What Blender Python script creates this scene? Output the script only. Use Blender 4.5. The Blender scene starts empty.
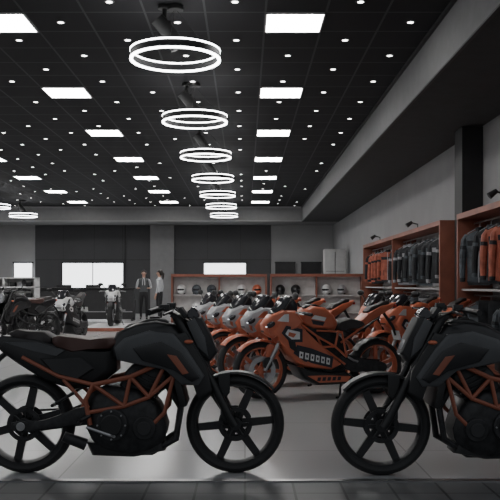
import bpy, bmesh, math, random
from mathutils import Vector, Matrix
random.seed(4)
scene=bpy.context.scene
pi=math.pi

# ---------------------------------------------------------------- materials
def mat(name,col,rough=.5,metal=0.,emit=0.,var=.12,scale=6.,alpha=1.,trans=0.,spec=.5):
    m=bpy.data.materials.new(name); m.use_nodes=True
    nt=m.node_tree; p=nt.nodes['Principled BSDF']
    p.inputs['Roughness'].default_value=rough; p.inputs['Metallic'].default_value=metal
    p.inputs['Specular IOR Level'].default_value=spec
    if trans: p.inputs['Transmission Weight'].default_value=trans
    if emit>0:
        p.inputs['Base Color'].default_value=(*col,1)
        p.inputs['Emission Color'].default_value=(*col,1); p.inputs['Emission Strength'].default_value=emit
        return m
    tc=nt.nodes.new('ShaderNodeTexCoord'); n=nt.nodes.new('ShaderNodeTexNoise'); n.inputs['Scale'].default_value=scale
    n.inputs['Detail'].default_value=3
    r=nt.nodes.new('ShaderNodeValToRGB')
    r.color_ramp.elements[0].position=.3; r.color_ramp.elements[1].position=.7
    r.color_ramp.elements[0].color=(*[c*(1-var) for c in col],1)
    r.color_ramp.elements[1].color=(*[min(1,c*(1+var)) for c in col],1)
    nt.links.new(tc.outputs['Object'],n.inputs['Vector']); nt.links.new(n.outputs['Fac'],r.inputs['Fac'])
    nt.links.new(r.outputs['Color'],p.inputs['Base Color'])
    return m
def tilemat(name,c1,c2,cm,w,h,mortar,rough,spec=.5,noise=.0):
    m=mat(name,c1,rough,spec=spec); nt=m.node_tree; p=nt.nodes['Principled BSDF']
    b=nt.nodes.new('ShaderNodeTexBrick'); b.offset=0; b.squash=1
    b.inputs['Scale'].default_value=1; b.inputs['Brick Width'].default_value=w; b.inputs['Row Height'].default_value=h
    b.inputs['Mortar Size'].default_value=mortar; b.inputs['Mortar Smooth'].default_value=.1
    b.inputs['Color1'].default_value=(*c1,1); b.inputs['Color2'].default_value=(*c2,1); b.inputs['Mortar'].default_value=(*cm,1)
    tc=[n for n in nt.nodes if n.type=='TEX_COORD'][0]
    nt.links.new(tc.outputs['Object'],b.inputs['Vector'])
    nt.links.new(b.outputs['Color'],p.inputs['Base Color'])
    return m

M_tyre=mat('rubber',(.022,.022,.023),.75)
M_rimd=mat('rim_dark',(.03,.03,.032),.45,.3)
M_rimo=mat('rim_orange',(.5,.14,.075),.4)
M_black=mat('black_plastic',(.012,.012,.013),.4)
M_engine=mat('engine_metal',(.03,.03,.032),.5,.4,scale=20,var=.4)
M_steel=mat('steel',(.4,.4,.41),.3,.9)
M_silver=mat('silver_paint',(.36,.365,.38),.35,.2)
M_grey=mat('grey_paint',(.02,.02,.022),.3,.1)
M_shl=mat('grey_paint_light',(.07,.072,.077),.32,.1)
M_white=mat('white_paint',(.7,.7,.7),.35)
M_orange=mat('orange_paint',(.52,.14,.075),.36)
M_orangeF=mat('orange_frame',(.27,.085,.05),.45)
M_seat=mat('seat_vinyl',(.03,.025,.025),.55)
M_seatr=mat('seat_vinyl_brown',(.08,.04,.034),.5)
M_navy=mat('navy_paint',(.02,.02,.03),.4)
M_glassd=mat('smoked_screen',(.03,.03,.035),.08)
M_lamp=mat('headlamp',(.9,.93,1),.2,emit=1.5)
M_lens=mat('lens',(.35,.36,.38),.1)
M_red=mat('red_lens',(.4,.02,.01),.3)
M_wall=mat('wall_paint_grey',(.28,.28,.285),.8,var=.05,scale=1.5)
M_walld=mat('wall_panel_charcoal',(.045,.046,.05),.6,var=.08,scale=1)
M_walll=mat('wall_paint_light',(.42,.42,.42),.8,var=.05)
M_soff=mat('soffit_paint',(.2,.2,.205),.8,var=.05)
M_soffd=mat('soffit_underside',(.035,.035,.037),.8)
M_dark=mat('charcoal',(.022,.022,.024),.6)
M_jetb=mat('jet_black',(.006,.006,.006),.6)
M_panel=mat('light_panel_glow',(1,.985,.965),emit=32)
M_dot=mat('downlight_glow',(1,.98,.95),emit=12)
M_ring=mat('ring_glow',(1,1,1),emit=14)
M_win=mat('window_daylight',(.95,.98,1),emit=3.2)
M_rack=mat('rack_wood_brown',(.26,.09,.058),.5,scale=3,var=.2)
M_rackin=mat('rack_inner',(.34,.33,.33),.6)
M_jb=mat('jacket_black',(.016,.018,.022),.7,scale=12,var=.5)
M_jg=mat('jacket_slate',(.07,.082,.095),.7,scale=12,var=.4)
M_jo=mat('jacket_orange',(.38,.10,.06),.65,scale=12,var=.3)
M_jw=mat('jacket_grey',(.3,.3,.32),.7)
M_skin=mat('skin',(.45,.26,.19),.5)
M_hair=mat('hair',(.02,.015,.012),.5)
M_shirt=mat('shirt_white',(.45,.46,.48),.7)
M_vest=mat('vest_grey',(.08,.085,.09),.7)
M_pants=mat('trousers_black',(.02,.02,.022),.7)
M_pale=mat('pale_shelf',(.6,.58,.57),.5)
M_floor=tilemat('floor_tiles',(.44,.44,.445),(.42,.42,.425),(.3,.3,.305),1.2,1.2,.006,.2,.5)
M_pave=tilemat('pavement',(.13,.13,.132),(.11,.11,.112),(.04,.04,.04),.3,.3,.008,.5)
M_ceil=tilemat('ceiling_tiles',(.022,.022,.024),(.019,.019,.021),(.06,.06,.063),.69,.69,.014,.8,.2)

# ---------------------------------------------------------------- builder
class B:
    def __init__(s): s.bm=bmesh.new(); s.mats=[]; s.M=Matrix()
    def mi(s,m):
        if m not in s.mats: s.mats.append(m)
        return s.mats.index(m)
    def v(s,co): return s.bm.verts.new(s.M@Vector(co))
    def f(s,vs,m):
        try:
            f=s.bm.faces.new(vs); f.material_index=s.mi(m); return f
        except ValueError: return None
    def box(s,c,d,m,rot=None,bev=0.):
        R=rot or Matrix()
        c=Vector(c); vs=[]
        for x in(-.5,.5):
            for y in(-.5,.5):
                for z in(-.5,.5):
                    vs.append(s.v(c+R.to_3x3()@Vector((x*d[0],y*d[1],z*d[2]))))
        fs=[]
        for q in((0,1,3,2),(4,6,7,5),(0,4,5,1),(2,3,7,6),(0,2,6,4),(1,5,7,3)):
            fs.append(s.f([vs[i] for i in q],m))
        if bev>0:
            es=list({e for f in fs for e in f.edges})
            r=bmesh.ops.bevel(s.bm,geom=es,offset=bev,segments=2,affect='EDGES',profile=.6)
            for f in r['faces']: f.material_index=s.mi(m)
    def rng(s,lo,hi,m,bev=0.):
        s.box([(a+b)/2 for a,b in zip(lo,hi)],[abs(b-a) for a,b in zip(lo,hi)],m,bev=bev)
    def tube(s,pts,r,m,seg=8,cap=True,flat=1.):
        pts=[Vector(p) for p in pts]; n=len(pts)
        rs=r if isinstance(r,(list,tuple)) else [r]*n
        rings=[]; u=None
        for i,p in enumerate(pts):
            t=(pts[min(i+1,n-1)]-pts[max(i-1,0)]).normalized()
            if u is None:
                a=Vector((0,1,0)) if abs(t.y)<.9 else Vector((1,0,0))
                u=(a-t*a.dot(t)).normalized()
            else: u=(u-t*u.dot(t)).normalized()
            w=t.cross(u)
            rings.append([s.v(p+(u*math.cos(k*2*pi/seg)*flat+w*math.sin(k*2*pi/seg))*rs[i]) for k in range(seg)])
        for a,b in zip(rings,rings[1:]):
            for k in range(seg): s.f([a[k],a[(k+1)%seg],b[(k+1)%seg],b[k]],m)
        if cap: s.f(rings[0][::-1],m); s.f(rings[-1],m)
    def lathe(s,c,prof,m,axis='y',seg=40,closed=True,a0=0,a1=2*pi):
        c=Vector(c); full=abs(a1-a0-2*pi)<1e-4; N=seg if full else seg+1
        rings=[]
        for k in range(N):
            a=a0+(a1-a0)*k/seg; ca,sa=math.cos(a),math.sin(a)
            rr=[]
            for r,h in prof:
                if axis=='y': o=Vector((r*ca,h,r*sa))
                elif axis=='z': o=Vector((r*ca,r*sa,h))
                else: o=Vector((h,r*ca,r*sa))
                rr.append(s.v(c+o))
            rings.append(rr)
        L=len(prof); K=N if full else N-1
        for k in range(K):
            a=rings[k]; b=rings[(k+1)%N]
            for j in range(L if closed else L-1):
                s.f([a[j],a[(j+1)%L],b[(j+1)%L],b[j]],m)
        if not full and closed: s.f(rings[0][::-1],m); s.f(rings[-1],m)
    def cyl(s,c,r,h,m,axis='y',seg=24):
        s.lathe(c,[(r*.92,-h/2),(r,-h/2+r*.06),(r,h/2-r*.06),(r*.92,h/2)],m,axis,seg,closed=False)
        for sg in(-1,1):
            vs=[]
            for k in range(seg):
                a=k*2*pi/seg; o=(r*.92*math.cos(a),r*.92*math.sin(a)); hh=sg*h/2
                p={'y':(o[0],hh,o[1]),'z':(o[0],o[1],hh),'x':(hh,o[0],o[1])}[axis]
                vs.append(s.v(Vector(c)+Vector(p)))
            s.f(vs,m)
    def sph(s,c,r,m,seg=16,rings=10,rot=None):
        if not isinstance(r,(tuple,list)): r=(r,r,r)
        R=(rot or Matrix()).to_3x3(); c=Vector(c); g=[]
        for i in range(rings+1):
            th=pi*i/rings
            if i in(0,rings): g.append([s.v(c+R@Vector((0,0,r[2]*math.cos(th))))])
            else: g.append([s.v(c+R@Vector((r[0]*math.sin(th)*math.cos(2*pi*k/seg),r[1]*math.sin(th)*math.sin(2*pi*k/seg),r[2]*math.cos(th)))) for k in range(seg)])
        for i in range(rings):
            a,b=g[i],g[i+1]
            for k in range(seg):
                k2=(k+1)%seg
                if len(a)==1: s.f([a[0],b[k],b[k2]],m)
                elif len(b)==1: s.f([a[k],b[0],a[k2]],m)
                else: s.f([a[k],b[k],b[k2],a[k2]],m)
    def shell(s,prof,w,m,y0=0.,wf=None,edge=.82,smooth=2,layers=None):
        # closed side outline (x,z) swept sideways with rounded shoulders
        n=len(prof); P=[]
        if smooth>1:
            for i in range(n):
                p0,p1,p2,p3=[Vector(prof[(i+k)%n]) for k in(-1,0,1,2)]
                for t in range(smooth):
                    u=t/smooth
                    P.append(p1.lerp(p2,u)+ (0.10*((p1-p0).normalized()-(p3-p2).normalized())*(p2-p1).length*4*u*(1-u)))
        else: P=[Vector(p) for p in prof]
        c=sum(P,Vector((0,0)))/len(P)
        ls=layers or [(-1,edge),(-.93,edge+(1-edge)*.55),(-.7,1),(.7,1),(.93,edge+(1-edge)*.55),(1,edge)]
        rings=[]
        for yy,sc in ls:
            r=[]
            for p in P:
                q=c+(p-c)*sc; ww=w*(wf(q.x,q.y) if wf else 1)
                r.append(s.v((q.x,y0+yy*ww,q.y)))
            rings.append(r)
        N=len(P)
        for a,b in zip(rings,rings[1:]):
            for k in range(N): s.f([a[k],a[(k+1)%N],b[(k+1)%N],b[k]],m)
        s.f(rings[0][::-1],m); s.f(rings[-1],m)
    def decal(s,prof,w,m,wf=None,off=.004):
        for sg in(-1,1):
            vs=[s.v((x,sg*(w*(wf(x,z) if wf else 1)+off),z)) for x,z in prof]
            s.f(vs,m)
    def obj(s,name,loc=(0,0,0),rz=0.,ang=38,tri=True):
        bm=s.bm
        if tri:
            bmesh.ops.triangulate(bm,faces=[f for f in bm.faces if len(f.verts)>4])
        bmesh.ops.recalc_face_normals(bm,faces=bm.faces)
        for f in bm.faces: f.smooth=True
        for e in bm.edges:
            if len(e.link_faces)==2:
                try:
                    if e.calc_face_angle()>math.radians(ang): e.smooth=False
                except Exception: pass
        me=bpy.data.meshes.new(name); bm.to_mesh(me); bm.free()
        for m in s.mats: me.materials.append(m)
        o=bpy.data.objects.new(name,me); scene.collection.objects.link(o)
        o.location=loc; o.rotation_euler=(0,0,rz)
        return o
def inst(o,name,loc,rz):
    n=bpy.data.objects.new(name,o.data); scene.collection.objects.link(n); n.location=loc; n.rotation_euler=(0,0,rz); return n
def cm(L): return [(a*.01,b*.01) for a,b in L]

# ---------------------------------------------------------------- wheel
def wheel(b,cx,cz,R,w,tyre,rim,n=6,sw=.058,disc=True,ro=0.):
    h=w/2; g=.062
    b.lathe((cx,0,cz),[(R-g,-h*.62),(R-g*.8,-h*.9),(R-.035,-h),(R-.012,-h*.72),(R,-h*.25),(R,h*.25),(R-.012,h*.72),(R-.035,h),(R-g*.8,h*.9),(R-g,h*.62)],tyre,seg=48)
    r=R-g+.004
    b.lathe((cx,0,cz),[(r,-h*.66),(r-.010,-h*.66),(r-.022,-h*.3),(r-.022,h*.3),(r-.010,h*.66),(r,h*.66)],rim,seg=48)
    b.cyl((cx,0,cz),.042,w*.8,rim)
    for k in range(n):
        a=k*2*pi/n+ro; ca,sa=math.cos(a),math.sin(a)
        def P(t,u,y): return (cx+ca*t-sa*u,y,cz+sa*t+ca*u)
        t0,t1=.03,r-.012; w0,w1=sw*.5,sw*.42; y=.014
        vs=[b.v(P(t,u,yy)) for t,ww in((t0,w0),(t1,w1)) for u in(-ww,ww) for yy in(-y,y)]
        for q in((0,1,3,2),(4,6,7,5),(0,4,5,1),(2,3,7,6),(0,2,6,4),(1,5,7,3)): b.f([vs[i] for i in q],rim)
    if disc:
        for sg in(-1,1):
            y=sg*(h*.72)
            b.lathe((cx,y,cz),[(.082,-.002),(.112,-.002),(.112,.002),(.082,.002)],M_engine,seg=36)
            for k in range(n):
                a=k*2*pi/n+ro
                b.tube([(cx+.03*math.cos(a),y*.8,cz+.03*math.sin(a)),(cx+.09*math.cos(a),y,cz+.09*math.sin(a))],.006,M_black,6)

# ---------------------------------------------------------------- naked motorcycle
def naked(name,shroud=M_grey,light=M_shl,round_lamp=False,frame=M_orangeF):
    b=B(); R=.325
    wheel(b,-.695,R,R,.15,M_tyre,M_rimd,6,ro=.3)
    wheel(b,.695,R,R,.12,M_tyre,M_rimd,6,ro=.1)
    # tail and seat
    wf=lambda x,z: 1 if x>-.4 else max(.35,1+(x+.4)*1.3)
    b.shell(cm([(-92,86),(-84,91),(-62,89),(-44,85),(-20,82),(-8,82),(-8,68),(-20,58),(-36,56),(-56,62),(-76,74)]),.125,M_black,wf=wf,smooth=1)
    b.shell(cm([(-80,93),(-66,94),(-50,90),(-52,85),(-66,87),(-78,90)]),.10,M_seat,wf=wf)
    b.shell(cm([(-50,90),(-40,91),(-24,89),(-10,90),(-5,86),(-24,82),(-48,84)]),.13,M_seatr)
    b.shell(cm([(-84,87),(-60,87),(-40,82),(-46,78),(-62,81)]),.135,light,wf=wf,smooth=1,edge=.95)
    b.shell(cm([(-60,77),(-30,78),(-20,70),(-32,62),(-50,67)]),.137,M_dark,wf=wf,smooth=1)
    b.box((-.9,0,.88),(.03,.1,.03),M_red)
    b.tube([(-.80,0,.82),(-.93,0,.70),(-1.0,0,.60)],.018,M_black); b.box((-1.0,0,.60),(.012,.18,.12),M_grey,rot=Matrix.Rotation(.3,4,'Y'))
    for sg in(-1,1): b.tube([(-.93,0,.72),(-.94,sg*.13,.72)],.012,M_black)
    # tank
    b.shell(cm([(-12,84),(-8,93),(4,99),(18,101),(30,98),(36,90),(32,76),(12,72),(-10,76)]),.14,shroud,edge=.68,smooth=1)
    b.shell(cm([(-4,96),(6,100),(18,102.5),(26,100),(20,97),(0,92)]),.07,M_black,edge=.7)
    b.cyl((.16,0,1.025),.035,.02,M_black,'z')
    # shrouds
    for sg in(-1,1):
        b.shell(cm([(-8,84),(-2,90),(14,95),(30,93),(38,84),(50,66),(46,60),(36,60),(24,70),(8,73),(-6,76)]),.024,light,y0=sg*.165,edge=.88,smooth=1)
        b.shell(cm([(4,84),(22,88),(34,82),(47,65),(42,62),(30,70),(10,76)]),.012,shroud,y0=sg*.188,edge=.9,smooth=1)
        b.shell(cm([(30,92),(38,94),(52,70),(55,56),(46,50),(42,62),(46,66)]),.02,M_black,y0=sg*.15,edge=.9,smooth=1)
        b.shell(cm([(26,80),(32,79),(40,68),(36,67)]),.004,M_orangeF,y0=sg*.2,edge=.9,smooth=1)
    # engine
    b.shell(cm([(-24,54),(-27,38),(-24,24),(-12,16),(14,16),(24,26),(23,38),(14,52),(-4,58)]),.15,M_engine,edge=.75)
    b.shell(cm([(-4,52),(16,50),(26,66),(10,74),(-2,68)]),.11,M_engine,edge=.85)
    for k in range(5):
        b.box((.07+k*.016,0,.53+k*.03),(.22,.26,.008),M_black,rot=Matrix.Rotation(.45,4,'Y'))
    for sg in(-1,1):
        b.cyl((-.10,sg*.15,.34),.105,.05,M_engine); b.cyl((-.10,sg*.18,.34),.07,.02,M_black)
        b.cyl((.11,sg*.15,.32),.075,.05,M_engine); b.cyl((.11,sg*.178,.32),.045,.015,M_dark)
        for k in range(8):
            a=k*pi/4; b.cyl((-.10+.09*math.cos(a),sg*.178,.34+.09*math.sin(a)),.006,.008,M_steel,seg=8)
    b.box((.33,0,.58),(.045,.3,.26),M_black,rot=Matrix.Rotation(-.25,4,'Y'),bev=.006)
    # exhaust
    b.tube([(.24,.06,.60),(.33,.08,.45),(.30,.09,.25),(.15,.08,.15),(-.1,.05,.14),(-.22,.03,.18)],.022,M_engine)
    b.tube([(.24,-.06,.60),(.34,-.08,.44),(.31,-.09,.24),(.15,-.08,.15),(-.1,-.05,.14)],.022,M_engine)
    b.shell(cm([(22,26),(24,16),(4,12),(-24,13),(-28,22),(0,22)]),.12,M_black,smooth=1)
    b.tube([(-.28,-.09,.20),(-.42,-.12,.26)],[.04,.035],M_engine,12)
    # swingarm, chain, sprocket
    for sg in(-1,1):
        b.shell(cm([(-75,35),(-75,30),(-60,30),(-30,34),(-15,37),(-15,45),(-26,46),(-42,41),(-62,35)]),.018,M_engine,y0=sg*.115)
        b.cyl((-.695,sg*.115,.325),.028,.05,M_steel)
    b.tube([(-.69,.09,.395),(-.12,.09,.42)],.008,M_dark,6); b.tube([(-.69,.09,.255),(-.12,.09,.33)],.008,M_dark,6)
    b.lathe((-.695,.09,.325),[(.055,-.003),(.08,-.003),(.08,.003),(.055,.003)],M_engine,seg=24)
    b.tube([(-.30,0,.42),(-.20,0,.66)],.035,M_orange,12)
    # trellis frame
    for sg in(-1,1):
        y=sg*.155; yi=sg*.05
        T=lambda *p,r=.0135: b.tube([(x*.01,(yi if k==-1 else y),z*.01) for x,z,k in p],r,frame,8)
        T((37,90,-1),(26,76,0),(2,65,0),(-22,60,0),(-27,50,0),(-24,34,0),r=.016)
        T((40,78,-1),(30,66,0),(14,52,0),(-2,46,0),(-25,42,0))
        T((26,76,0),(14,52,0)); T((2,65,0),(14,52,0)); T((2,65,0),(-2,46,0)); T((-22,60,0),(-2,46,0)); T((30,66,0),(24,42,0),(16,34,0))
        b.tube([(-.22,y,.60),(-.45,y*.8,.65),(-.70,y*.5,.77)],.013,frame,8); b.tube([(-.25,y,.45),(-.42,y*.8,.63)],.013,frame,8)
        b.tube([(-.24,y,.40),(-.30,sg*.19,.37)],.014,M_black); b.tube([(-.29,sg*.18,.37),(-.29,sg*.29,.37)],.013,M_black)
        b.tube([(-.34,sg*.17,.55),(-.46,sg*.18,.48),(-.46,sg*.26,.48)],.011,M_black)
        b.tube([(-.26,sg*.18,.33),(-.10,sg*.2,.28),(-.07,sg*.24,.28)],.009,M_steel,6)
        # fork
        b.tube([(.31,sg*.1,1.04),(.50,sg*.1,.70)],.029,M_black,12); b.tube([(.50,sg*.1,.70),(.55,sg*.1,.60)],.022,M_grey,12)
        b.tube([(.53,sg*.1,.64),(.66,sg*.1,.38),(.695,sg*.1,.325)],[.027,.03,.028],M_black,12)
        b.shell(cm([(60,43),(65,45),(68,38),(63,35)]),.018,M_engine,y0=sg*.085)
        # bars
        b.tube([(.30,0,1.05),(.28,sg*.12,1.06),(.24,sg*.24,1.09),(.18,sg*.38,1.08)],.012,M_black)
        b.tube([(.21,sg*.27,1.09),(.17,sg*.42,1.075)],.019,M_black,10)
        b.tube([(.24,sg*.26,1.09),(.30,sg*.30,1.08),(.26,sg*.40,1.06)],.008,M_black,6)
        b.box((.25,sg*.23,1.10),(.06,.05,.04),M_black,bev=.006)
        b.sph((.40,sg*.2,.88),(.03,.02,.014),M_orange)
        b.tube([(.38,sg*.05,.88),(.40,sg*.19,.88)],.006,M_black,6)
        b.tube([(.27,sg*.2,1.08),(.40,sg*.1,1.0),(.38,sg*.06,.85)],.006,M_black,6)
    b.box((.31,0,1.035),(.07,.25,.03),M_black,rot=Matrix.Rotation(.48,4,'Y')); b.box((.39,0,.88),(.07,.25,.03),M_black,rot=Matrix.Rotation(.48,4,'Y'))
    b.box((.35,0,1.06),(.03,.15,.08),M_dark,rot=Matrix.Rotation(-.6,4,'Y'),bev=.008)
    # front fender
    b.lathe((.695,0,.325),[(.335,-.065),(.348,-.058),(.352,0),(.348,.058),(.335,.065),(.342,.04),(.345,0),(.342,-.04)],M_black,seg=16,a0=.75,a1=2.3)
    for sg in(-1,1): b.shell(cm([(58,66),(66,67),(66,54),(60,46)]),.01,M_black,y0=sg*.073,smooth=1)
    if round_lamp:
        b.sph((.44,0,.94),(.08,.1,.1),M_black); b.lathe((.50,0,.94),[(.0,.02),(.05,.018),(.09,0)],M_lens,axis='x',closed=False,seg=24)
        b.lathe((.505,0,.94),[(.085,-.01),(.1,-.01),(.1,.01),(.085,.01)],M_steel,axis='x',seg=24)
        for sg in(-1,1): b.tube([(.24,sg*.26,1.09),(.28,sg*.33,1.19)],.007,M_black,6); b.lathe((.28,sg*.36,1.22),[(.001,-.01),(.05,-.008),(.05,.008),(.001,.01)],M_black,axis='x',seg=16)
    else:
        wf2=lambda x,z: 1-(x-.4)*1.6
        b.shell(cm([(40,94),(42,104),(47,103),(54,90),(58,80),(53,74),(44,80)]),.12,M_dark,wf=wf2,edge=.85,smooth=1)
        b.shell(cm([(47,101),(50,97),(56,86),(58,79),(54,78),(48,88)]),.06,M_lens,edge=.85,smooth=1)
        for sg in(-1,1): b.shell(cm([(38,100),(43,103),(50,90),(52,78),(45,84)]),.008,light,y0=sg*.115,edge=.9,smooth=1)
        b.shell(cm([(38,103),(41,110),(44,108),(46,103)]),.08,M_glassd)
    return b.obj(name)

# ---------------------------------------------------------------- sport motorcycle
def sport(name,c1=M_orange,c2=M_white,c3=M_navy,rim=M_rimo,nose=None,frame=M_orange,fend=None):
    b=B(); R=.31; nose=nose or c1; fend=fend or c1
    wheel(b,-.70,R,R,.17,M_tyre,rim,5,sw=.045,ro=.3,disc=False); wheel(b,.70,R,R,.12,M_tyre,rim,5,sw=.045,ro=.7,disc=False)
    for sg in(-1,1):
        b.lathe((.70,sg*.07,R),[(.1,-.003),(.155,-.003),(.155,.003),(.1,.003)],M_steel,seg=32)
    b.lathe((-.70,-.08,R),[(.07,-.003),(.11,-.003),(.11,.003),(.07,.003)],M_steel,seg=32)
    wf=lambda x,z: 1 if x<.2 else 1-(x-.2)*.75
    F=cm([(52,84),(58,74),(52,62),(44,50),(34,40),(22,34),(-8,30),(-20,36),(-8,46),(8,52),(18,62),(24,76),(36,86)])
    b.shell(F,.205,c1,wf=wf,edge=.9,smooth=1)
    Bp=cm([(34,36),(26,22),(10,14),(-24,14),(-36,21),(-26,28),(-4,27),(20,31)])
    b.shell(Bp,.19,M_black,wf=wf,edge=.9,smooth=1)
    b.decal(cm([(28,76),(46,80),(51,72),(42,62),(28,62)]),.205,c3,wf)
    b.decal(cm([(31,73),(44,76),(47,71),(40,65),(31,65)]),.205,c2,wf,off=.007)
    b.decal(cm([(35,71),(43,73),(44,69),(38,67)]),.205,c1,wf,off=.009)
    b.decal(cm([(-8,45),(18,55),(34,59),(38,50),(26,41),(-6,33)]),.205,c3,wf)
    for i in range(6):
        x=-4+i*6.2
        b.decal(cm([(x,43.5+i*1.5),(x+4.4,44.6+i*1.5),(x+4.8,37.5+i*1.5),(x+.6,36.5+i*1.5)]),.205,c2,wf,off=.007)
        b.decal(cm([(x+1.4,41.6+i*1.5),(x+3.2,42.2+i*1.5),(x+3.4,39.4+i*1.5),(x+1.8,38.9+i*1.5)]),.205,c3,wf,off=.009)
    b.decal(cm([(-30,23),(-26,17),(8,17),(22,25),(0,25)]),.19,c1,wf)
    for i in range(5): b.decal(cm([(-18+i*6,23),(-14+i*6,23),(-13+i*6,19),(-17+i*6,19)]),.19,c3,wf,off=.007)
    b.decal(cm([(36,62),(44,64),(42,56),(34,50)]),.205,M_black,wf,off=.008)
    # nose
    wn=lambda x,z: max(.25,1-(x-.35)*2.0)
    b.shell(cm([(26,84),(34,96),(48,97),(60,91),(69,81),(67,72),(58,66),(44,72),(30,78)]),.2,nose,wf=wn,edge=.8,smooth=1)
    for sg in(-1,1):
        b.sph((.60,sg*.08,.81),(.06,.045,.034),M_glassd,rot=Matrix.Rotation(.5,4,'Y')); b.sph((.635,sg*.075,.785),(.03,.022,.009),M_lamp)
        b.shell(cm([(30,94),(48,92),(56,85),(36,83)]),.004,c2 if nose is c1 else c1,y0=sg*.165,smooth=1)
        b.shell(cm([(58,74),(64,76),(62,70),(56,67)]),.01,c1,y0=sg*.09,smooth=1)
    b.box((.665,0,.755),(.02,.09,.06),M_black)
    b.shell(cm([(30,95),(34,109),(39,112),(49,104),(58,92),(48,95)]),.13,M_glassd,wf=lambda x,z:1-(x-.3)*1.5,edge=.75)
    # tank
    b.shell(cm([(-18,80),(-13,90),(-2,99),(13,101),(24,95),(30,84),(14,75),(-14,74)]),.15,c1,edge=.68,smooth=1)
    b.shell(cm([(-6,96),(0,100),(13,102.5),(20,99),(8,96)]),.06,M_black,edge=.7)
    b.decal(cm([(-2,88),(12,91),(16,87),(0,84)]),.15,c2)
    b.decal(cm([(0,83),(16,86),(14,81),(2,79)]),.15,c3)
    # frame / engine
    b.shell(cm([(20,80),(28,70),(20,40),(0,20),(-24,22),(-30,46),(-22,66),(-8,74)]),.13,M_engine,edge=.9)
    for sg in(-1,1):
        y=sg*.165
        for p in([(30,82),(10,68),(-12,56),(-26,44)],[(26,70),(4,56),(-24,36)],[(10,68),(4,56)],[(-12,56),(4,56)],[(-16,74),(-12,56)],[(10,74),(-20,72),(-26,44)]):
            b.tube([(x*.01,y,z*.01) for x,z in p],.013,frame,6)
        b.cyl((-.06,sg*.14,.36),.09,.04,M_black); b.cyl((-.06,sg*.165,.36),.06,.015,M_engine)
    # seat + tail
    b.shell(cm([(-16,80),(-22,84),(-46,84),(-52,79),(-30,74),(-16,74)]),.13,M_seat)
    wt=lambda x,z: max(.3,1+(x+.35)*1.0)
    b.shell(cm([(-30,76),(-46,84),(-56,92),(-74,100),(-94,104),(-90,98),(-74,90),(-56,80),(-42,72)]),.12,c1,wf=wt,edge=.85,smooth=1)
    b.shell(cm([(-24,74),(-42,71),(-60,80),(-74,89),(-70,85),(-50,72),(-34,66)]),.11,M_black,wf=wt,edge=.85,smooth=1)
    b.shell(cm([(-56,94),(-72,102),(-86,105.5),(-86,102),(-70,97),(-58,91)]),.09,M_seat,wf=wt)
    b.decal(cm([(-50,84),(-60,91),(-76,97),(-72,93),(-58,86)]),.11,c2,wt)
    b.box((-.93,0,1.0),(.03,.09,.03),M_red)
    b.tube([(-.80,0,.92),(-.92,0,.76),(-.96,0,.66)],.018,M_black); b.box((-.965,0,.66),(.012,.17,.11),M_white,rot=Matrix.Rotation(.3,4,'Y'))
    b.lathe((-.70,0,R),[(.325,-.08),(.335,0),(.325,.08),(.318,0)],M_black,seg=12,a0=.6,a1=1.9)
    b.tube([(-.32,0,.40),(-.24,0,.68)],.04,c2,12)
    for sg in(-1,1):
        b.shell(cm([(-76,35),(-76,27),(-50,27),(-26,30),(-18,42),(-30,46),(-50,40)]),.02,M_engine,y0=sg*.125)
        b.tube([(.36,sg*.1,.92),(.52,sg*.1,.58)],.027,M_orangeF,10); b.tube([(.52,sg*.1,.60),(.68,sg*.1,.31)],.024,M_steel,10)
        b.shell(cm([(60,44),(67,45),(70,36),(64,32)]),.02,M_black,y0=sg*.1)
        b.tube([(.36,sg*.1,.93),(.32,sg*.2,.94),(.25,sg*.36,.92)],.014,M_black)
        b.tube([(.29,sg*.24,.935),(.245,sg*.37,.92)],.019,M_black,10)
        b.tube([(.33,sg*.2,.94),(.38,sg*.25,.94),(.33,sg*.36,.92)],.007,M_steel,6)
        b.tube([(.46,sg*.12,.96),(.42,sg*.26,1.10)],.009,M_black,6); b.sph((.41,sg*.31,1.12),(.022,.075,.042),M_black)
        b.tube([(-.28,sg*.16,.44),(-.34,sg*.18,.40),(-.34,sg*.27,.40)],.013,M_steel)
        b.tube([(-.20,sg*.14,.60),(-.40,sg*.13,.72),(-.60,sg*.06,.84)],.013,frame)
    b.tube([(-.05,-.12,.16),(-.28,-.17,.22),(-.38,-.19,.30)],.028,M_engine,10)
    b.tube([(-.36,-.19,.28),(-.42,-.20,.33),(-.66,-.22,.50),(-.70,-.22,.53)],[.04,.055,.055,.04],M_engine,14)
    b.tube([(-.70,.10,.39),(-.18,.10,.42)],.009,M_black,6); b.tube([(-.70,.10,.23),(-.18,.10,.34)],.009,M_black,6)
    b.lathe((.70,0,R),[(.32,-.065),(.335,-.05),(.342,0),(.335,.05),(.32,.065),(.33,0)],fend,seg=16,a0=.7,a1=2.6)
    for sg in(-1,1): b.shell(cm([(50,50),(60,60),(66,56),(62,42)]),.012,fend,y0=sg*.075)
    b.tube([(-.2,.15,.2),(-.14,.24,.01)],.012,M_black); b.tube([(-.14,.24,.012),(-.09,.26,.012)],.012,M_black)
    return b.obj(name)

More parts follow.
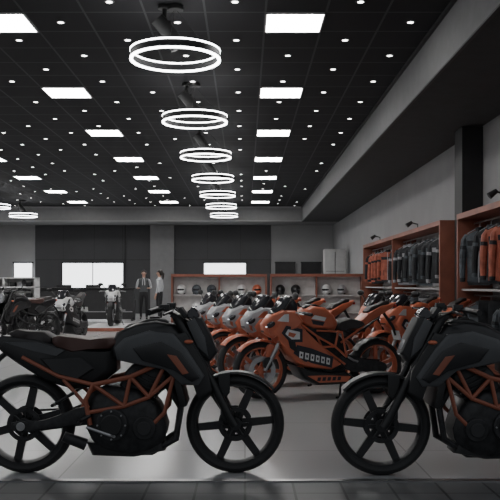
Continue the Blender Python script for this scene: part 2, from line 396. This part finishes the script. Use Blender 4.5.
# ================================================================= ROOM
CH=4.35; XR=3.75; XL=-12.; YB=34.; YF=5.12
b=B(); b.rng((XL,YF,-.1),(XR,YB,0),M_floor); b.obj('floor')
b=B(); b.rng((XL-2,-6,-.1),(XR+4,YF-.06,-.005),M_pave); b.obj('floor_forecourt')
b=B(); b.rng((XL,YF-.06,-.1),(XR,YF,.004),M_steel); b.obj('trim_threshold')
ox,oy=.58+.345,9.47+.345
b=B(); b.rng((XL-ox,YF-oy,0),(2.29-ox,32.-oy,.12),M_ceil); b.obj('ceiling',(ox,oy,CH))
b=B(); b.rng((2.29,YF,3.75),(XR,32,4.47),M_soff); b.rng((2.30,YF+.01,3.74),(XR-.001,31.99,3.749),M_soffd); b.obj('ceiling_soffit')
b=B(); b.rng((2.25,YF,4.31),(2.29,32,4.35),M_dark); b.rng((2.27,YF,3.73),(2.31,32,3.75),M_dark); b.obj('trim_1')
b=B(); b.rng((XL,32,3.75),(XR,YB,4.47),M_soff); b.rng((XL,31.97,4.28),(2.25,32,4.35),M_wall); b.rng((XL,31.97,3.75),(2.25,32,3.80),M_wall); b.obj('ceiling_beam')
b=B(); b.rng((XR,YF,0),(XR+.15,YB,4.47),M_wall); b.obj('wall_right')
b=B(); b.rng((XL-.15,YF,0),(XL,YB,4.47),M_wall); b.obj('wall_left')
b=B(); b.rng((XL,YB,0),(XR,YB+.15,4.47),M_wall); b.obj('wall_back')
b=B(); b.rng((-8.9,YB-.06,0),(-4.0,YB-.001,3.75),M_walld); b.rng((-3.0,YB-.06,0),(1.1,YB-.001,3.75),M_walld); 
for x in(-7.7,-6.4,-5.2,-1.6,-.2): b.rng((x,YB-.068,2.3),(x+.02,YB-.06,3.75),M_dark)
b.rng((-8.9,YB-.07,2.26),(1.1,YB-.06,2.29),M_dark)
b.obj('trim_panelling')
b=B(); b.rng((-4.0,YB-.25,0),(-3.0,YB-.001,3.75),M_soff); b.obj('trim_pilaster')
b=B(); b.rng((-5.1,YB-.1,0),(-5.04,YB-.06,3.75),M_dark); b.obj('trim_3')
b=B(); b.rng((XR-.02,YF,0),(XR-.001,32,.1),M_dark); b.obj('baseboard_right')
b=B(); b.rng((1.1,YB-.02,0),(XR-.03,YB-.001,.1),M_dark); b.obj('baseboard_back')
b=B(); b.rng((3.42,12.6,0),(XR-.001,13.05,3.73),M_dark); b.obj('structural_column')
def window(name,x0,x1,z0,z1,m,n=3):
    b=B(); y=YB-.09
    b.rng((x0,y,z0),(x1,y+.02,z1),m)
    for z in(z0,z1): b.rng((x0-.04,y-.04,z-.03),(x1+.04,y+.02,z+.03),M_dark)
    for i in range(n+1):
        x=x0+(x1-x0)*i/n; b.rng((x-.02,y-.035,z0),(x+.02,y+.02,z1),M_dark if i in(0,n) else M_walll)
    b.obj(name)
window('window_1',-7.75,-5.15,.85,2.16,M_win,2)
window('window_2',-1.75,.05,1.2,2.16,M_win,1)
window('window_3',-9.8,-9.0,1.2,2.16,M_win,1)
window('window_4',1.3,2.1,1.3,2.16,M_dark,1)
window('window_5',2.4,3.2,1.3,2.16,M_dark,1)

# ceiling lights
b=B()
for i in range(-3,1):
    for j in range(0,7):
        x=.58+3.45*i+.0; y=9.47+3.45*j
        b.rng((x-.325,y-.325,CH-.012),(x+.325,y+.325,CH-.002),M_panel)
        for sx,sy,dx,dy in((-.335,0,.01,.345),(.335,0,.01,.345),(0,-.335,.345,.01),(0,.335,.345,.01)):
            b.rng((x+sx-dx,y+sy-dy,CH-.02),(x+sx+dx,y+sy+dy,CH-.001),M_walll)
b.obj('ceiling_light_panels')
b=B()
for i in range(-18,3):
    for j in range(-5,33):
        if (i+j)%2: continue
        if i%5==0 and j%5==0: continue
        x=.58+.69*i; y=9.47+.69*j
        if y>31.7 or y<5.5 or x>2.1: continue
        if random.random()<(.12 if j<12 else .4): continue
        r=.036
        b.f([b.v((x+r*math.cos(k*pi/4),y+r*math.sin(k*pi/4),CH-.006)) for k in range(8)],M_dot)
        b.lathe((x,y,CH-.006),[(r,0),(r+.012,-.004),(r+.022,.005)],M_soff,'z',8,closed=False)
b.obj('recessed_downlights',tri=True)
def ring(x,y,D=1.0,z=3.79,k=0):
    b=B(); R=D/2; h=.055
    b.lathe((0,0,0),[(R-.024,-h+.016),(R,-h+.016),(R,h-.016),(R-.024,h-.016)],M_dark,'z',64)
    b.lathe((0,0,0),[(R-.028,-h),(R+.004,-h),(R+.004,-h+.018),(R-.028,-h+.018)],M_ring,'z',64)
    b.lathe((0,0,0),[(R-.028,h-.018),(R+.004,h-.018),(R+.004,h),(R-.028,h)],M_ring,'z',64)
    t=CH-z-.008
    for i in range(3):
        a=i*2*pi/3+.5; b.tube([(R*.97*math.cos(a),R*.97*math.sin(a),h),(0.0,0,t-.03)],.003,M_jetb,5)
    b.cyl((0,0,t-.025),.09,.05,M_jetb,'z')
    b.tube([(-.12,0,t-.001),(-.12,0,t-.20)],.025,M_jetb); b.cyl((-.12,0,t-.018),.075,.035,M_jetb,'z')
    b.box((-.12,0,t-.21),(.15,.08,.08),M_jetb,bev=.01)
    b.tube([(-.20,-.03,t-.15),(-.08,.02,t-.28),(.02,.06,t-.42)],[.08,.085,.09],M_jetb,14); b.tube([(.02,.06,t-.42),(.035,.065,t-.45)],[.09,.1],M_jetb,14)
    b.obj('ring_pendant_light',(x,y,z))
for k in range(7): ring(-.775,8.9+3.45*k)
ring(-8.2,29.6); ring(-8.2,26.2); 

# ================================================================= MOTORCYCLES
nb=naked('naked_motorcycle'); nb.location=(-.76,5.32,0)
inst(nb,'naked_motorcycle.001',(1.585,5.25,0),pi)
sb=sport('sport_motorcycle'); sb.location=(.83,8.95,0); sb.rotation_euler=(0,0,math.radians(198))
sv=sport('sport_motorcycle.001',nose=M_silver,c2=M_silver); sv.location=(.83-.26,9.95,0); sv.rotation_euler=(0,0,math.radians(208))
for k in range(2,5): inst(sv,'sport_motorcycle.%03d'%k,(.83-.26*k,8.95+1.0*k,0),math.radians(206+k*2))
for k in range(2): inst(sb,'sport_motorcycle.%03d'%(5+k),(2.36-.1*k,10.75+1.3*k,0),math.radians(213))
sb2=sport('sport_motorcycle.008',M_dark,M_white,M_grey,M_rimd,nose=M_white,frame=M_black,fend=M_dark); sb2.location=(-3.9,17.8,0); sb2.rotation_euler=(0,0,math.radians(262))
inst(sb2,'sport_motorcycle.009',(-3.6,22.,.12),math.radians(272))
nr=naked('naked_motorcycle.002',M_dark,M_grey,True,M_dark); nr.location=(-4.2,15.0,.061); nr.rotation_euler=(0,0,math.radians(240))
b=B(); b.lathe((0,0,0),[(0.001,0),(1.15,0),(1.2,.02),(1.2,.05),(1.15,.06),(.001,.06)],M_white,'z',48,closed=False); b.obj('display_platform',(-4.2,15.,.001))
b=B(); b.box((0,0,.06),(1.3,2.3,.115),M_white,bev=.01); b.box((0,-1.155,.06),(1.3,.01,.09),M_rack); b.obj('display_platform.001',(-3.6,22.,0))

# ================================================================= CLOTHING RACKS
def jacket(b,x,y,z,m,m2,s=1.,tw=0.):
    old=b.M; b.M=Matrix.Translation((x,y,z))@Matrix.Rotation(tw,4,'Z')@Matrix.Scale(s,4)
    b.shell([(-.06,0),(-.19,-.06),(-.175,-.22),(-.15,-.42),(-.165,-.70),(.165,-.70),(.15,-.42),(.175,-.22),(.19,-.06),(.06,0)],.05,m,edge=.93,smooth=1)
    b.shell([(-.155,-.70),(-.15,-.74),(.15,-.74),(.155,-.70)],.045,m2,smooth=1,edge=.97)
    b.lathe((0,0,0),[(.055,-.01),(.062,-.01),(.06,.05),(.053,.05)],m2,'z',12)
    b.box((0,-.053,-.36),(.012,.006,.68),M_steel)
    b.shell([(-.16,-.13),(-.155,-.20),(.155,-.20),(.16,-.13)],.052,m2,smooth=1,edge=.99)
    for sg in(-1,1):
        b.tube([(sg*.165,0,-.05),(sg*.20,-.005,-.12),(sg*.225,-.015,-.32),(sg*.228,-.04,-.50),(sg*.222,-.055,-.66)],[.04,.056,.05,.044,.036],m,8)
        b.tube([(sg*.212,-.01,-.20),(sg*.216,-.012,-.25)],[.058,.057],m2,8)
        b.tube([(sg*.222,-.052,-.64),(sg*.221,-.057,-.69)],[.039,.036],m2,8)
        b.box((sg*.09,-.052,-.52),(.014,.006,.13),m2)
    b.tube([(-.17,0,-.03),(0,0,.06),(.17,0,-.03)],.006,M_steel,5)
    b.tube([(0,0,.06),(0,0,.10),(.02,0,.12),(.015,0,.14)],.004,M_steel,5)
    b.M=old
def trousers(b,x,y,z,m):
    old=b.M; b.M=Matrix.Translation((x,y,z))@Matrix.Rotation(-.4,4,'Z')
    b.shell([(-.17,0),(-.18,-.2),(-.16,-.75),(-.05,-.75),(0,-.22),(.05,-.75),(.16,-.75),(.18,-.2),(.17,0)],.03,m,edge=.9,smooth=1)
    b.box((0,0,-.02),(.33,.062,.035),M_dark)
    b.tube([(0,0,0),(0,0,.06)],.004,M_steel,5); b.M=old
def rack(name,y0,y1,cols,x0=3.2,gap=1.):
    L=y1-y0; b=B(); x1=XR-.003; top=2.3; t=.06
    b.rng((x0,y0,0),(x1,y0+t,top),M_rack,bev=.006); b.rng((x0,y1-t,0),(x1,y1,top),M_rack,bev=.006)
    b.rng((x0,y0+t,top-.08),(x1,y1-t,top),M_rack); b.rng((x0,y0+t,0),(x1,y1-t,.12),M_rack)
    b.rng((x1-.02,y0+t,.12),(x1,y1-t,top-.08),M_rackin)
    b.rng((x0+.06,y0+t,1.15),(x1,y1-t,1.18),M_rackin)
    n=max(1,round(L/4.0))
    for i in range(1,n): 
        y=y0+L*i/n; b.rng((x0,y-.025,.12),(x1,y+.025,top-.08),M_rack)
    xm=(x0+x1)/2-.02
    for z in(2.16,1.08):
        b.tube([(xm,y0+t,z),(xm,y1-t,z)],.013,M_steel)
    for i in range(max(1,n)):
        y=y0+L*(i+.5)/n; b.tube([(x0+.1,y,top),(x0+.1,y,top+.09),(x0-.04,y-.05,top+.12)],.012,M_dark); b.tube([(x0-.02,y-.05,top+.13),(x0-.12,y-.05,top+.06)],[.03,.045],M_dark,10)
    o=b.obj(name)
    b=B(); y=y0+.3
    while y<y1-.2:
        c=cols(y)
        if c is not None:
            m,m2=c
            jacket(b,xm,y,2.03,m,m2,1.0+random.uniform(-.04,.1),random.uniform(-.75,-.4))
        q=random.choice([M_jb,M_jg,M_jb,M_jw,M_jb])
        if random.random()<.5: trousers(b,xm,y,1.02,q)
        else: jacket(b,xm,y,.95,q,M_jb,.95,random.uniform(-.6,-.3))
        y+=gap*random.uniform(.42,.6)
    j=b.obj('hanging_jackets'); j.parent=o
def colA(y):
    if 19.2<y<20.9: return (M_jo,M_jb) 
    if 18.2<y<=19.2: return None
    if y>20.9: return (M_jb,M_jo)
    return random.choice([(M_jb,M_jg),(M_jg,M_jb),(M_jb,M_jw),(M_jb,M_jg)])
rack('clothing_rack',13.15,21.7,colA)
def colB(y):
    if y>10.9: return random.choice([(M_jb,M_jg),(M_jg,M_jb)])
    return (M_jo,M_jb) if y>9.9 else (M_jb,M_jo)
rack('clothing_rack.001',8.2,12.1,colB,gap=.9)

# ================================================================= HELMET SHELVES (gondolas)
def helmet(b,x,y,z,m,a=0.):
    old=b.M; b.M=Matrix.Translation((x,y,z))@Matrix.Rotation(a,4,'Z')
    b.sph((0,0,.13),(.12,.145,.13),m,14,9); b.sph((0,-.06,.07),(.085,.10,.07),m,12,8)
    b.sph((0,-.055,.13),(.10,.1,.05),M_glassd,12,8); b.lathe((0,.0,.015),[(.07,0),(.095,0),(.095,.03),(.07,.03)],M_black,'z',14)
    b.M=old
def gondola(name,x0,x1,y,h):
    b=B(); W=x1-x0
    b.rng((x0,y+.3,.05),(x1,y+.34,h),M_pale)
    b.rng((x0,y,0),(x0+.04,y+.36,h),M_rack); b.rng((x1-.04,y,0),(x1,y+.36,h),M_rack)
    b.rng((x0,y-.01,h-.07),(x1,y+.36,h),M_rack); b.rng((x0,y-.01,0),(x1,y+.36,.15),M_rack)
    n=max(1,round(W/1.2))
    for i in range(1,n): b.rng((x0+W*i/n-.015,y+.02,.15),(x0+W*i/n+.015,y+.3,h-.07),M_rack)
    for z in(.55,.98): b.rng((x0+.05,y+.03,z-.02),(x1-.05,y+.3,z),M_pale)
    o=b.obj(name)
    b=B()
    for z in(.15,.55,.98):
        x=x0+.25
        while x<x1-.2:
            if random.random()<.75: helmet(b,x,y+.155,z,random.choice([M_black,M_white,M_orange,M_jg,M_silver]),random.uniform(-.5,.5))
            x+=.38
    h_=b.obj('helmets'); h_.parent=o
gondola('helmet_shelf',-1.85,.55,20.,1.5)
gondola('helmet_shelf.001',.62,2.9,19.6,1.5)
b=B() # tall white cabinet
b.rng((2.85,28.6,.08),(3.6,29.2,2.5),M_walll,bev=.01); b.rng((2.9,28.64,0),(3.55,29.16,.08),M_dark)
b.rng((3.215,28.585,.15),(3.23,28.6,2.4),M_dark)
for x in(3.15,3.27): b.rng((x,28.56,1.1),(x+.02,28.6,1.35),M_steel)
for z in(.9,1.7): b.rng((2.9,28.59,z),(3.55,28.6,z+.012),M_dark)
b.obj('tall_cabinet')
b=B(); x0,x1,y=-7.4,-5.65,21.6
b.rng((x0,y+.4,.1),(x1,y+.44,1.42),M_pale); b.rng((x0,y,0),(x1,y+.44,.12),M_pale)
for x in(x0,(x0+x1)/2-.02,x1-.04): b.rng((x,y,.1),(x+.04,y+.42,1.42),M_white)
for z in(.5,.85,1.15,1.40): b.rng((x0,y,z),(x1,y+.42,z+.03),M_white)
o=b.obj('display_shelf')
b=B()
for z in(.53,.88,1.18):
    x=x0+.2
    while x<x1-.15:
        if abs(x-(x0+x1)/2)>.12: b.box((x,y+.2,z+.06),(.14,.16,.119),random.choice([M_jo,M_black,M_silver,M_white]),bev=.008)
        x+=.22
h_=b.obj('boxed_accessories'); h_.parent=o
# reception desk
b=B(); y=27.
b.rng((-6.9,y,.06),(-3.75,y+.08,1.08),M_dark,bev=.01); b.rng((-6.95,y-.08,1.08),(-3.7,y+.3,1.13),M_black,bev=.01)
b.rng((-6.9,y+.08,.7),(-3.8,y+.75,.74),M_black); b.rng((-6.9,y+.08,0),(-6.84,y+.75,.7),M_dark); b.rng((-3.86,y+.08,0),(-3.8,y+.75,.7),M_dark)
b.rng((-6.85,y-.006,.3),(-3.8,y,.33),M_steel)
b.obj('reception_desk')
def monitor(x,y,z):
    b=B(); b.box((0,0,.33),(.52,.03,.31),M_black,bev=.006); b.box((0,.017,.33),(.49,.004,.28),M_glassd); b.tube([(0,-.02,.3),(0,-.03,.01)],.02,M_black); b.box((0,-.02,.007),(.22,.16,.012),M_black); b.obj('computer_monitor',(x,y,z))
monitor(-6.2,27.4,.741); monitor(-5.2,27.4,.741)

# ================================================================= PEOPLE
def person(name,loc,rz,female=False,pose=0):
    J={}
    def j(n,co,r): J[n]=(Vector(co),r)
    sw=.16 if female else .185
    j('pel',(0,0,.95),(.135,.095)); j('sp',(0,0,1.12),(.11 if female else .13,.09)); j('ch',(0,-.005,1.31),(.14 if female else .16,.105))
    j('nb',(0,.005,1.45),(.065,.06)); j('nk',(0,0,1.51),(.048,.05)); j('hd',(0,-.012,1.585),(.070,.082)); j('hm',(0,-.005,1.65),(.076,.092)); j('ht',(0,.005,1.71),(.055,.065))
    E=[('pel','sp'),('sp','ch'),('ch','nb'),('nb','nk'),('nk','hd'),('hd','hm'),('hm','ht')]
    for s,n in((-1,'l'),(1,'r')):
        j('sh'+n,(s*sw,0,1.40),(.062,.06)); 
        if pose==0: el=(s*(sw+.07),.03,1.13); wr=(s*(sw+.02),-.2,1.10); pm=(s*(sw-.01),-.27,1.11)
        else: el=(s*(sw+.05),.03,1.12); wr=(s*(sw+.06),-.04,.88); pm=(s*(sw+.06),-.055,.81)
        j('el'+n,el,(.043,.043)); j('wr'+n,wr,(.028,.024)); j('pm'+n,pm,(.036,.018))
        j('hp'+n,(s*.09,0,.88),(.09,.095)); j('kn'+n,(s*.10,-.01,.49),(.058,.06)); j('cf'+n,(s*.10,.02,.34),(.054,.056)); j('an'+n,(s*.10,.03,.09),(.036,.04)); j('to'+n,(s*.115,-.13,.035),(.042,.03))
        E+=[('ch','sh'+n),('sh'+n,'el'+n),('el'+n,'wr'+n),('wr'+n,'pm'+n),('pel','hp'+n),('hp'+n,'kn'+n),('kn'+n,'cf'+n),('cf'+n,'an'+n),('an'+n,'to'+n)]
    names=list(J); me=bpy.data.meshes.new('tmp'); me.from_pydata([J[n][0] for n in names],[(names.index(a),names.index(c)) for a,c in E],[])
    o=bpy.data.objects.new('tmp',me); scene.collection.objects.link(o)
    md=o.modifiers.new('s','SKIN'); md.use_smooth_shade=True
    for i,n in enumerate(names):
        me.skin_vertices[0].data[i].radius=J[n][1]; me.skin_vertices[0].data[i].use_root=(n=='pel')
    o.modifiers.new('ss','SUBSURF').levels=2
    dg=bpy.context.evaluated_depsgraph_get(); ev=bpy.data.meshes.new_from_object(o.evaluated_get(dg))
    b=B(); b.bm.from_mesh(ev); bpy.data.objects.remove(o)
    mats=[M_skin,M_shirt if female else M_shirt,M_pants,M_hair,M_vest]; [b.mi(m) for m in mats]
    wrists=[J['wr'+n][0] for n in 'lr']+[J['pm'+n][0] for n in 'lr']
    for f in b.bm.faces:
        c=f.calc_center_median(); k=1
        if c.z>1.475: k=0
        elif min((c-w).length for w in wrists)<.055: k=0
        elif c.z<.1: k=3
        elif c.z<.98 and abs(c.x)<.2 and not(pose==1 and abs(c.x)>.19): k=2
        elif (not female) and abs(c.x)<.16 and not (abs(c.x)<.035 and c.y<0 and c.z>1.2): k=4
        f.material_index=k
    b.sph((0,-.105,1.615),(.013,.02,.024),M_skin,8,6)
    for s in(-1,1):
        b.sph((s*.03,-.088,1.64),(.012,.008,.007),M_white,8,6); b.sph((s*.03,-.095,1.64),(.006,.004,.006),M_hair,8,6)
        b.box((s*.03,-.094,1.66),(.03,.006,.005),M_hair); b.sph((s*.078,0,1.625),(.01,.02,.03),M_skin,8,6)
    b.box((0,-.094,1.578),(.04,.008,.008),M_red)
    b.sph((0,.022,1.672),(.09,.098,.078),M_hair,16,10)
    if female:
        b.sph((0,.06,1.62),(.075,.06,.09),M_hair,14,8); b.tube([(0,.1,1.66),(0,.15,1.6),(0,.14,1.5),(0,.13,1.40)],[.025,.04,.035,.012],M_hair,10)
    else:
        b.sph((0,.05,1.62),(.074,.055,.06),M_hair,14,8)
        b.tube([(0,-.085,1.44),(0,-.112,1.36),(0,-.11,1.2)],[.012,.018,.022],M_pants,6)
    for s,n in((-1,'l'),(1,'r')):
        p=J['pm'+n][0]; d=(p-J['wr'+n][0]).normalized(); side=Vector((1,0,0)) if abs(d.x)<.8 else Vector((0,1,0)); dn=Vector((0,0,-1)) if pose==0 else Vector((-s,0,0))
        if pose==1: side=Vector((0,1,0))
        for k,L in enumerate((.062,.07,.066,.05)):
            o0=p+side*(k-1.5)*.018+d*.01
            b.tube([o0,o0+d*(.03+L*.3),o0+d*(.03+L*.6)+dn*.012,o0+d*(.03+L*.8)+dn*.03],[.009,.009,.008,.006],M_skin,6)
        t0=p-side*.022*(s if pose==0 else 1)-d*.02
        b.tube([t0,t0-side*.022*(s if pose==0 else 1)+d*.02,t0-side*.028*(s if pose==0 else 1)+d*.05+dn*.01],[.011,.010,.007],M_skin,6)
    b.obj(name,loc,rz,ang=60)
person('man',(-3.55,28.05,0),.1,False,0)
person('woman',(-2.95,27.6,0),-pi/2-.3,True,1)

# ================================================================= LIGHT / CAMERA
w=bpy.data.worlds.new('world'); scene.world=w; w.use_nodes=True
w.node_tree.nodes['Background'].inputs['Color'].default_value=(.9,.95,1,1); w.node_tree.nodes['Background'].inputs['Strength'].default_value=.38
cam=bpy.data.cameras.new('camera'); co=bpy.data.objects.new('camera',cam); scene.collection.objects.link(co)
co.location=(0,0,1.25); co.rotation_euler=(pi/2,0,0)
cam.sensor_width=36; cam.lens=57.6; cam.shift_x=.01; cam.shift_y=.068; cam.clip_end=200
scene.camera=co
